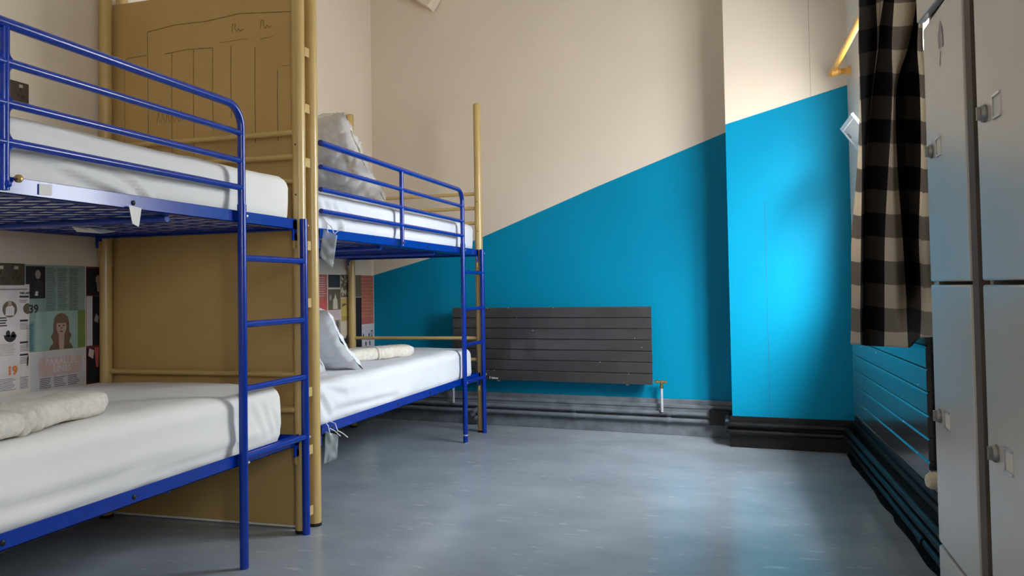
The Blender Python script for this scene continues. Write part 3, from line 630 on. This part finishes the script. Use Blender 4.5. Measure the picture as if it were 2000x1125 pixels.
# ------------------------------------------------------------------ curtain, pole, notice
CT = [[(0.436,3.12,2.069),(0.432,3.09,2.057),(0.429,3.06,2.046),(0.441,2.97,2.009),(0.467,2.98,2.01),(0.49,2.985,2.009),(0.513,2.99,2.008),(0.525,2.985,2.004),(0.522,2.9,1.971),(0.544,2.82,1.937),(0.589,2.86,1.946),(0.6,2.892,1.957),(0.585,2.8,1.923),(0.564,2.7,1.887),(0.564,2.7,1.887)],[(0.432,3.12,1.937),(0.429,3.09,1.927),(0.426,3.06,1.916),(0.439,2.97,1.883),(0.467,2.98,1.884),(0.48,2.985,1.884),(0.493,2.99,1.884),(0.51,2.985,1.88),(0.513,2.9,1.85),(0.531,2.82,1.82),(0.57,2.86,1.829),(0.59,2.92,1.848),(0.573,2.8,1.808),(0.555,2.7,1.775),(0.557,2.7,1.775)],[(0.428,3.12,1.776),(0.425,3.09,1.768),(0.421,3.06,1.759),(0.437,2.97,1.731),(0.466,2.98,1.731),(0.468,2.985,1.732),(0.469,2.99,1.734),(0.492,2.985,1.73),(0.501,2.9,1.704),(0.511,2.82,1.679),(0.543,2.86,1.688),(0.569,2.92,1.703),(0.559,2.8,1.668),(0.545,2.7,1.64),(0.55,2.7,1.64)],[(0.425,3.12,1.616),(0.423,3.09,1.609),(0.421,3.06,1.602),(0.426,2.97,1.58),(0.446,2.98,1.581),(0.446,2.985,1.582),(0.447,2.99,1.583),(0.48,2.985,1.579),(0.498,2.9,1.557),(0.489,2.82,1.538),(0.501,2.86,1.547),(0.549,2.92,1.557),(0.562,2.8,1.527),(0.551,2.7,1.504),(0.561,2.7,1.503)],[(0.412,3.12,1.373),(0.416,3.09,1.368),(0.419,3.06,1.363),(0.413,2.97,1.349),(0.421,2.98,1.35),(0.422,2.985,1.351),(0.423,2.99,1.351),(0.46,2.985,1.348),(0.483,2.9,1.333),(0.479,2.82,1.321),(0.495,2.86,1.326),(0.544,2.92,1.332),(0.559,2.8,1.312),(0.551,2.7,1.297),(0.562,2.7,1.296)],[(0.385,3.12,1.075),(0.397,3.09,1.072),(0.408,3.06,1.07),(0.401,2.97,1.065),(0.407,2.98,1.065),(0.408,2.985,1.066),(0.409,2.99,1.066),(0.443,2.985,1.064),(0.464,2.9,1.059),(0.475,2.82,1.053),(0.506,2.86,1.055),(0.542,2.92,1.057),(0.544,2.8,1.05),(0.541,2.7,1.044),(0.558,2.7,1.043)],[(0.38,3.12,0.888),(0.391,3.09,0.888),(0.402,3.06,0.888),(0.396,2.97,0.888),(0.402,2.98,0.888),(0.403,2.985,0.888),(0.404,2.99,0.888),(0.437,2.985,0.887),(0.457,2.9,0.887),(0.474,2.82,0.887),(0.51,2.86,0.886),(0.545,2.92,0.885),(0.546,2.8,0.886),(0.544,2.7,0.886),(0.562,2.7,0.886)],[(0.375,3.12,0.776),(0.387,3.09,0.777),(0.398,3.06,0.778),(0.392,2.97,0.782),(0.399,2.98,0.781),(0.4,2.985,0.781),(0.401,2.99,0.781),(0.433,2.985,0.781),(0.453,2.9,0.784),(0.473,2.82,0.787),(0.5,2.792,0.788),(0.5,2.676,0.793),(0.5,2.569,0.797),(0.5,2.478,0.8),(0.5,2.393,0.804)],[(0.369,3.12,0.679),(0.383,3.09,0.681),(0.396,3.06,0.682),(0.39,2.97,0.687),(0.397,2.98,0.684),(0.398,2.985,0.684),(0.398,2.99,0.683),(0.43,2.985,0.682),(0.449,2.9,0.687),(0.458,2.737,0.697),(0.458,2.55,0.71),(0.458,2.457,0.73),(0.458,2.371,0.75),(0.458,2.277,0.758),(0.458,2.191,0.765)]]
def cat(p0, p1, p2, p3, t):
    return tuple(.5*(2*b_+(c_-a_)*t+(2*a_-5*b_+4*c_-d_)*t*t+(3*b_-a_-3*c_+d_)*t**3) for a_, b_, c_, d_ in zip(p0, p1, p2, p3))
rows = [list(rw) for rw in CT]
top = [(.6*p[0]+.4*.462, p[1], 2.10+.01*math.sin(k*2.3)) for k, p in enumerate(rows[0])]
rows = [top]+rows
U_ = [0, .5, 1, 1.5, 2, 2.5, 3, 3.5, 4, 4.5, 5, 5.5, 6, 6.5, 7]
b = MB(); SUB = 5; grid = []
dense = []
for rw in rows:
    d = []
    for k in range(len(rw)-1):
        P_ = [rw[max(0, k-1)], rw[k], rw[k+1], rw[min(len(rw)-1, k+2)]]
        for q in range(SUB): d.append(cat(*P_, q/SUB))
    d.append(rw[-1]); dense.append(d)
UU = [U_[k//SUB]+(.5*(k % SUB)/SUB) for k in range((len(U_)-1)*SUB)]+[7]
full = []
for i in range(len(dense)-1):
    nn = 7
    for q in range(nn):
        full.append([cat(dense[max(0, i-1)][k], dense[i][k], dense[i+1][k], dense[min(len(dense)-1, i+2)][k], q/nn) for k in range(len(dense[0]))])
full.append(dense[-1]); b.uv = []
for i, rw in enumerate(full):
    for k, p in enumerate(rw):
        wob = .004*rnoise((k*.25, p[2]*2.2, 3), 1, 9)
        b.v.append((p[0]+wob, p[1], p[2])); b.uv.append((UU[k], 1+(p[2]-.898)*3.0/(p[1]*.0815)+.3*min(1, max(0, UU[k]-5.3))+.08*math.sin(UU[k]*1.7)))
nk = len(full[0])
for i in range(len(full)-1):
    for k in range(nk-1): b.f.append((i*nk+k, (i+1)*nk+k, (i+1)*nk+k+1, i*nk+k+1)); b.m.append(0)
tag(b.build('curtain', M['check'], smooth=80, solid=.0025), 'black, grey and cream checked cotton curtain bunched in front of the window', 'curtain')
PX, PZ = .487, 2.022
P = thing('curtain_pole', (PX, 4.42, PZ), 'varnished wooden curtain pole on a turned bracket above the window', 'curtain pole')
b = MB(); b.tube([(PX-.006, 4.50, PZ), (PX+.045, 2.45, PZ)], .0155, 20); b.build('pole', M['wood'], P)
b = MB(); b.lathe([(.004, 0), (.018, .004), (.021, .012), (.018, .02), (.015, .024), (.015, .030)], (PX-.022, 4.515, PZ-.004), (1, -.25, 0), 22); b.build('finial', M['wood'], P)
for y in (4.44, 2.5):
    xw = xr(y); b = MB(); x0 = PX-.02+(.06 if y < 3 else 0); d = xw-x0
    b.lathe([(.010, 0), (.020, .006), (.0215, .02), (.0215, .034), (.015, .042), (.012, .05), (.0175, .056), (.012, .062), (.018, .068), (.013, .074), (.017, .080), (.024, max(.09, d-.006)), (.030, d)], (x0, y, PZ-.012), (1, 0, 0), 24)
    b.build('bracket', M['wood'], P)
N_ = thing('framed_notice', (.565, 4.08, 1.56), 'small white framed notice sticking out at a tilt beside the curtain', 'notice')
C0 = Vector((.487, 4.25, 1.676)); ay = Vector((.010, -.34, .004)); bz = Vector((.080, 0, -.116)); nn = ay.cross(bz).normalized()*.004
b = MB(); t = .13
def edge(a0_, a1_, c0_, c1_): b.obox(C0+ay*((a0_+a1_)/2)+bz*((c0_+c1_)/2), ay*((a1_-a0_)/2), bz*((c1_-c0_)/2), nn*1.6)
edge(0, 1, 0, .15); edge(0, 1, .85, 1); edge(0, .055, .15, .85); edge(.945, 1, .15, .85); b.build('frame', M['white'], N_, bevel=.0015)
b = MB(); b.obox(C0+ay*.5+bz*.5, ay*.445, bz*.35, nn*.6); b.build('card', M['paper'], N_, smooth=0)
b = MB(); b.obox(C0+ay*.17+bz*.42-nn*1.0, ay*.05, bz*.10, nn*.5); b.obox(C0+ay*.17+bz*.42+nn*1.0, ay*.05, bz*.10, nn*.5); b.build('printed_mark', M['p_grey'], N_, smooth=0)

# ------------------------------------------------------------------ lockers (front faces -x)
XK = .311
def locker(y0, y1, label, ajar):
    T = thing('locker', (XK+.15, (y0+y1)/2, 0), label, 'locker', 'grey steel lockers')
    x1 = xr((y0+y1)/2)-.085; b = MB(); t = .012; fr = .013
    b.box(XK+.002, x1, y0, y0+t, .0, 1.80).box(XK+.002, x1, y1-t, y1, .0, 1.80).box(x1-t, x1, y0+t, y1-t, 0, 1.80)
    for z in (.0, .47, .90, 1.33, 1.76): b.box(XK+.004, x1-t, y0+t, y1-t, z, z+.04 if z in (0, 1.76) else z+.004)
    b.build('body', M['locker'], T, bevel=.0025)
    for k, (z0, z1) in enumerate(((.045, .466), (.4715, .8955), (.9005, 1.326), (1.336, 1.756))):
        d = MB(); d.box(XK-.010, XK+.004, y0+fr, y1-fr, z0, z1)
        if ajar and k == 3:
            hy = y0+fr; R_ = Matrix.Rotation(math.radians(2.2), 3, 'Z'); d.v = [tuple(R_ @ (Vector(p)-Vector((XK, hy, 0)))+Vector((XK, hy, 0))) for p in d.v]
        dr = d.build('door', M['locker'], T, bevel=.003)
        zc = (z0+z1)/2; yl = y1-.052
        l = MB(); l.lathe([(.0115, 0), (.0115, .003), (.0095, .0065), (.004, .007)], (XK-.0098, yl, zc), (-1, 0, 0), 20)
        l.obox((XK-.0175, yl, zc), (.003, 0, 0), (0, .0022, 0), (0, 0, .0085)); l.build('lock', M['lock'], dr, bevel=.0005)
        c = MB(); yc_ = yl-.05
        for s in (-1, 1): c.box(XK-.0125, XK-.0098, yc_-.014*1, yc_+.014, zc+s*.0135-.0015, zc+s*.0135+.0015)
        c.box(XK-.0125, XK-.0098, yc_+.013, yc_+.016, zc-.015, zc+.015); c.build('card_holder', M['steel'], dr)
        c = MB(); c.box(XK-.0108, XK-.0098, yc_-.013, yc_+.013, zc-.012, zc+.012); c.build('number_card', M['paper'], dr, smooth=0)
        if k == 2 and ajar:
            s = MB(); zz = z1-.068; yy = (y0+y1)/2
            s.poly([(XK-.0106, yy-.016, zz), (XK-.0106, yy+.012, zz+.004), (XK-.0106, yy+.017, zz+.022), (XK-.0106, yy, zz+.046), (XK-.0106, yy-.014, zz+.028)])
            s.poly([(XK-.0106, yy+.004, zz), (XK-.0106, yy+.012, zz-.022), (XK-.0106, yy+.008, zz-.024), (XK-.0106, yy, zz)]); s.build('scuff_mark', M['skirt'], dr, smooth=0)
    return T
locker(1.2155, 1.482, 'grey steel locker nearest the curtain, its top door slightly ajar', True)
locker(.918, 1.184, 'grey steel locker nearest the viewer, at the right edge', False)
b = MB(); b.box(XK-.0105, xr(1.2)-.085, 1.1855, 1.214, 0, 1.80); tag(b.build('filler_strip', M['lockgap'], smooth=0), 'brown filler strip in the gap between the two grey lockers', 'strip')

# ------------------------------------------------------------------ wall sockets and magazine pages on the left wall
XW = XL
def socket(y0, y1, z0, z1, label):
    T = thing('wall_socket', (XW, (y0+y1)/2, (z0+z1)/2), label, 'socket', 'dark bronze double sockets')
    b = MB(); b.box(XW, XW+.010, y0, y1, z0, z1); b.build('plate', M['bronze'], T, bevel=.002)
    for q in (.28, .72):
        yc_ = y0+(y1-y0)*q; zc = z0+(z1-z0)*.42; b = MB()
        b.box(XW+.0095, XW+.0106, yc_-.003, yc_+.003, zc+.008, zc+.018).box(XW+.0095, XW+.0106, yc_-.014, yc_-.008, zc-.012, zc-.006).box(XW+.0095, XW+.0106, yc_+.008, yc_+.014, zc-.012, zc-.006)
        b.build('pin_holes', M['black'], T, smooth=0)
        b = MB(); b.box(XW+.009, XW+.014, yc_-.008, yc_+.008, z1-.022, z1-.010); b.build('rocker_switch', M['steel'], T, bevel=.001)
socket(2.185, 2.315, 1.618, 1.692, 'dark double wall socket above the near upper mattress')
socket(2.16, 2.298, .945, 1.024, 'dark double wall socket among the magazine pages of the near lower bunk')
def page(y0, y1, z0, z1, m, label, layer=1, grp='magazine pages pasted on the wall'):
    T = thing('magazine_page', (XW, (y0+y1)/2, z0), label, 'magazine page', grp); T['lay'] = layer
    b = MB(); x = XW+.0006*layer; b.box(XW, x, y0, y1, z0, z1); b.build('sheet', m, T, smooth=0); return T
def blk(T, y0, y1, z0, z1, m, name='photo', d=1):
    x = XW+.0006*T['lay']+.0003*d; b = MB(); b.box(XW, x, y0, y1, z0, z1); return b.build(name, m, T, smooth=0)
def lines(T, y0, y1, z0, z1, n, m=None, name='text_column', d=1, wd=.30, ragged=True):
    x = XW+.0006*T['lay']+.0003*d; b = MB(); rn = random.Random(int(abs(y0*1e4)+abs(z0*1e3)))
    for k in range(n):
        z = z1-(k+.5)*(z1-z0)/n; h = (z1-z0)/n*wd/2; e = y1-(rn.random()*.25*(y1-y0) if ragged else 0)
        b.box(XW, x, y0, e, z-h, z+h)
    return b.build(name, m or M['p_ink'], T, smooth=0)
def shape(T, pts, m, name, d=2):
    x = XW+.0006*T['lay']+.0003*d; b = MB(); b.poly([(x, y, z) for y, z in pts]); return b.build(name, m, T, smooth=0)
def ell(cy, cz, ry, rz, n=24, a0=0, a1=2*math.pi): return [(cy+ry*math.cos(a0+(a1-a0)*k/n), cz+rz*math.sin(a0+(a1-a0)*k/n)) for k in range(n+1 if a1-a0 < 6 else n)]
def person(T, cy, cz, s, hair, skin, cloth, d=2, fringe=True):
    shape(T, [(cy-.95*s, cz-1.58*s), (cy+.95*s, cz-1.58*s), (cy+.8*s, cz-1.3*s), (cy+.25*s, cz-1.0*s), (cy-.25*s, cz-1.0*s), (cy-.8*s, cz-1.3*s)], cloth, 'figure_clothing', d)
    shape(T, [(cy-.80*s, cz-1.55*s), (cy-.62*s, cz-1.1*s), (cy-.82*s, cz-.75*s), (cy-.62*s, cz-.45*s), (cy-.62*s, cz+.05*s), (cy-.54*s, cz+.45*s), (cy-.30*s, cz+.68*s), (cy, cz+.75*s), (cy+.30*s, cz+.68*s), (cy+.54*s, cz+.45*s), (cy+.62*s, cz+.05*s), (cy+.62*s, cz-.45*s), (cy+.82*s, cz-.70*s), (cy+.64*s, cz-1.1*s), (cy+.80*s, cz-1.5*s), (cy+.4*s, cz-1.3*s), (cy-.4*s, cz-1.3*s)], hair, 'figure_hair', d+1)
    shape(T, [(cy-.16*s, cz-1.58*s), (cy+.2*s, cz-1.58*s), (cy+.24*s, cz-.5*s), (cy-.22*s, cz-.5*s)], skin, 'figure_neck', d+2)
    shape(T, ell(cy, cz-.12*s, .40*s, .56*s), skin, 'figure_face', d+3)
    if fringe: shape(T, ell(cy, cz+.22*s, .44*s, .30*s, 16, 0, math.pi)+[(cy-.40*s, cz+.10*s), (cy+.40*s, cz+.10*s)], hair, 'figure_fringe', d+4)
    x = XW+.0006*T['lay']+.0003*(d+5); b = MB()
    for sy in (-.17, .17): b.poly([(x, y, z) for y, z in ell(cy+sy*s, cz-.07*s, .085*s, .045*s, 10)])
    b.poly([(x, y, z) for y, z in ell(cy, cz-.44*s, .13*s, .04*s, 10)]); b.poly([(x, y, z) for y, z in [(cy-.04*s, cz-.28*s), (cy+.05*s, cz-.28*s), (cy+.01*s, cz-.12*s)]])
    b.build('figure_features', M['p_hair'], T, smooth=0)
RT, UP = (0, 1, 0), (0, 0, 1)
def word(T, txt, size, y, z, m, d=3, bold=0, name='headline'):
    return text_mesh(txt, size, (XW+.0006*T['lay']+.0003*d, y, z), RT, UP, m, name, T, .0002, bold)
# near bunk
T = page(2.305, 2.585, .695, 1.022, M['p_green'], 'pale green magazine page with a fringed woman and the number 39', 1)
blk(T, 2.31, 2.395, .895, 1.016, M['p_black'], 'dark_photo', 1); shape(T, ell(2.362, .985, .012, .017), M['p_grey'], 'photo_face', 2); shape(T, [(2.34, .90), (2.385, .90), (2.39, .955), (2.362, .968), (2.345, .95)], M['p_ink'], 'photo_figure', 2)
shape(T, [(2.348, .905), (2.362, .905), (2.363, .922), (2.352, .922)], M['p_lav'], 'photo_hand', 3)
for y0 in (2.40, 2.452, 2.507): lines(T, y0, y0+.046, .845, 1.012, 30)
blk(T, 2.548, 2.585, .697, .845, M['p_olive'], 'colour_band', 1); blk(T, 2.308, 2.345, .697, .81, M['p_teal'], 'caption_panel', 1); lines(T, 2.312, 2.342, .70, .80, 16, M['p_navy'], d=2)
blk(T, 2.352, 2.548, .697, .845, M['p_aqua'], 'portrait_ground', 1)
person(T, 2.468, .792, .060, M['p_hair2'], M['p_skin'], M['p_sepia'])
word(T, '39', .042, 2.322, .842, M['p_ink'], 3, .0012)
T = page(2.10, 2.325, .56, .948, M['p_white'], 'white magazine page with round photos and an orange number 19', 2)
lines(T, 2.19, 2.315, .925, .934, 1, M['p_grey'], 'headline', 3, .6, False)
for cy_, cz_, rr_ in ((2.243, .858, .030), (2.318, .858, .020)):
    shape(T, [(min(y, 2.324), z) for y, z in ell(cy_, cz_, rr_, rr_)], M['p_sepia'], 'round_photo', 1)
shape(T, [(2.225, .835), (2.26, .835), (2.262, .862), (2.252, .872), (2.236, .872), (2.226, .862)], M['p_white'], 'photo_shirt', 2); shape(T, ell(2.243, .879, .008, .010), M['p_skin'], 'photo_face', 2)
word(T, 'THE LAST', .010, 2.283, .912, M['p_ink'], 3, .0006); lines(T, 2.283, 2.322, .897, .908, 1, M['p_ink'], 'headline', 3, .7, False); lines(T, 2.283, 2.32, .880, .892, 2)
for z in (.815, .735, .69): lines(T, 2.285, 2.322, z-.034, z-.008, 5); lines(T, 2.285, 2.318, z-.005, z+.004, 1, M['p_ink'], 'headline', 3, .8, False)
lines(T, 2.19, 2.235, .795, .832, 4, wd=.5); shape(T, ell(2.245, .765, .026, .026, 20, math.pi, 2*math.pi), M['p_ink'], 'photo_singers', 1); shape(T, ell(2.236, .770, .009, .012), M['p_ink'], 'photo_head', 1); shape(T, ell(2.257, .766, .009, .011), M['p_ink'], 'photo_head', 1)
lines(T, 2.20, 2.27, .69, .735, 10, M['p_grey']); word(T, '19', .042, 2.232, .622, M['p_orange'], 3, .0022)
lines(T, 2.20, 2.268, .565, .610, 9); lines(T, 2.285, 2.322, .565, .610, 9)
shape(T, [(2.313, .648), (2.319, .646), (2.322, .675), (2.320, .69), (2.314, .672)], M['p_ink'], 'photo_singer', 1)
T = page(2.330, 2.585, .545, .692, M['p_lav'], 'pale magazine page with a pink heading PARALLEL LINES', 1)
blk(T, 2.365, 2.565, .600, .668, M['p_pink'], 'pink_panel', 1)
word(T, 'PARALLEL', .034, 2.395, .640, M['p_white'], 3, .0005); word(T, 'LINES', .034, 2.43, .612, M['p_white'], 3, .0005)
for y0 in (2.37, 2.435, 2.50): lines(T, y0, y0+.055, .553, .594, 6)
T = page(2.590, 2.80, .545, 1.020, M['p_plum'], 'dark magazine page with a pale woman\'s face beside the near bunk post', 1)
blk(T, 2.592, 2.69, .905, 1.012, M['p_black'], 'dark_photo', 1); person(T, 2.652, .972, .034, M['p_black'], M['p_skin'], M['p_black'], 2, False)
blk(T, 2.592, 2.622, .70, .90, M['p_lav'], 'pale_strip', 1); blk(T, 2.622, 2.70, .70, .90, M['p_black'], 'dark_photo', 1); shape(T, [(2.63, .80), (2.65, .79), (2.655, .815), (2.64, .83)], M['p_grey'], 'photo_hand', 2)
blk(T, 2.592, 2.70, .548, .69, M['p_black'], 'dark_photo', 1); shape(T, [(2.60, .66), (2.625, .645), (2.63, .68), (2.605, .69)], M['p_pink'], 'photo_sleeve', 2); shape(T, [(2.64, .61), (2.652, .61), (2.655, .69), (2.632, .69)], M['p_red'], 'photo_coat', 2); shape(T, [(2.66, .65), (2.69, .64), (2.695, .69), (2.665, .69)], M['p_pink'], 'photo_arm', 2)
# far bunk
g2 = 'magazine pages pasted on the wall'
T = page(4.25, 4.520, .74, 1.012, M['p_brick'], 'red pasted page beside the pillow of the far lower bunk', 1, g2); lines(T, 4.40, 4.51, .87, 1.0, 9, M['p_pink']); blk(T, 4.25, 4.518, .742, .845, M['p_red'], 'bright_red_panel', 1)
T = page(4.525, 4.70, .50, 1.014, M['p_cream'], 'pasted page with a dark navy square above an old street photo', 1, g2)
blk(T, 4.535, 4.69, .93, 1.012, M['p_navy'], 'navy_square', 1); lines(T, 4.545, 4.68, .935, 1.005, 9, M['p_sepia'], d=2, wd=.2)
blk(T, 4.53, 4.695, .785, .918, M['p_sepia'], 'street_photo', 1); shape(T, [(4.59, .79), (4.655, .79), (4.65, .85), (4.635, .865), (4.625, .895), (4.612, .865), (4.595, .85)], M['p_cream'], 'photo_statue', 2); shape(T, ell(4.56, .865, .015, .02), M['p_grey'], 'photo_tree', 2)
blk(T, 4.53, 4.695, .725, .782, M['p_pink'], 'pink_panel', 1); lines(T, 4.54, 4.685, .728, .778, 7, M['p_grey'], d=2, wd=.25); blk(T, 4.53, 4.69, .51, .72, M['p_grey'], 'grey_photo', 1); shape(T, ell(4.65, .69, .02, .026), M['p_sepia'], 'photo_figure', 2)
T = page(4.702, 4.99, .50, 1.016, M['p_cream'], 'pasted page of leaves and a yellow photo, half behind the far bunk post', 1, g2)
blk(T, 4.70, 4.99, .865, 1.014, M['p_sepia'], 'leaf_photo', 1)
rn = random.Random(5)
b = MB(); xx = XW+.0006+.0006
for k in range(34):
    cy_, cz_ = 4.705+rn.random()*.13, .875+rn.random()*.13; b.poly([(xx, y, z) for y, z in ell(cy_, cz_, .007+.008*rn.random(), .005+.008*rn.random(), 8)])
b.build('leaf_pattern', M['p_cream'], T, smooth=0)
blk(T, 4.702, 4.83, .705, .855, M['p_yellow'], 'yellow_photo', 1); shape(T, [(4.71, .80), (4.77, .815), (4.772, .825), (4.715, .822)], M['p_sepia'], 'photo_gun', 2); lines(T, 4.71, 4.80, .710, .74, 5, M['p_ink'], d=2); blk(T, 4.835, 4.99, .51, .86, M['p_black'], 'dark_photo', 1)
shape(T, [(4.71, .57), (4.73, .60), (4.75, .59), (4.78, .62), (4.78, .55), (4.72, .55)], M['p_ink'], 'photo_figure', 2)
T = page(4.992, 5.176, .672, 1.013, M['p_brick'], 'brick red pasted page of small yellow type in the far corner', 1, g2)
for c_ in range(4):
    lines(T, 4.998+c_*.044, 5.03+c_*.044, .715, 1.0, 12, M['p_yellow'], wd=.16)
T = page(4.992, 5.176, .50, .669, M['p_lav'], 'pale pasted page with small figures below the red page in the corner', 1, g2)
blk(T, 5.0, 5.09, .636, .655, M['p_pink'], 'pink_title', 1)
for cy_, cz_ in ((5.015, .59), (5.10, .59), (5.05, .535), (5.11, .535)): shape(T, ell(cy_, cz_, .010, .018), M['p_ink'], 'photo_figure', 2)
shape(T, ell(5.145, .603, .018, .025), M['p_ink'], 'photo_ring', 2); shape(T, ell(5.145, .603, .010, .016), M['p_lav'], 'photo_face', 3)
for o in bpy.data.objects:
    if 'lay' in o: del o['lay']
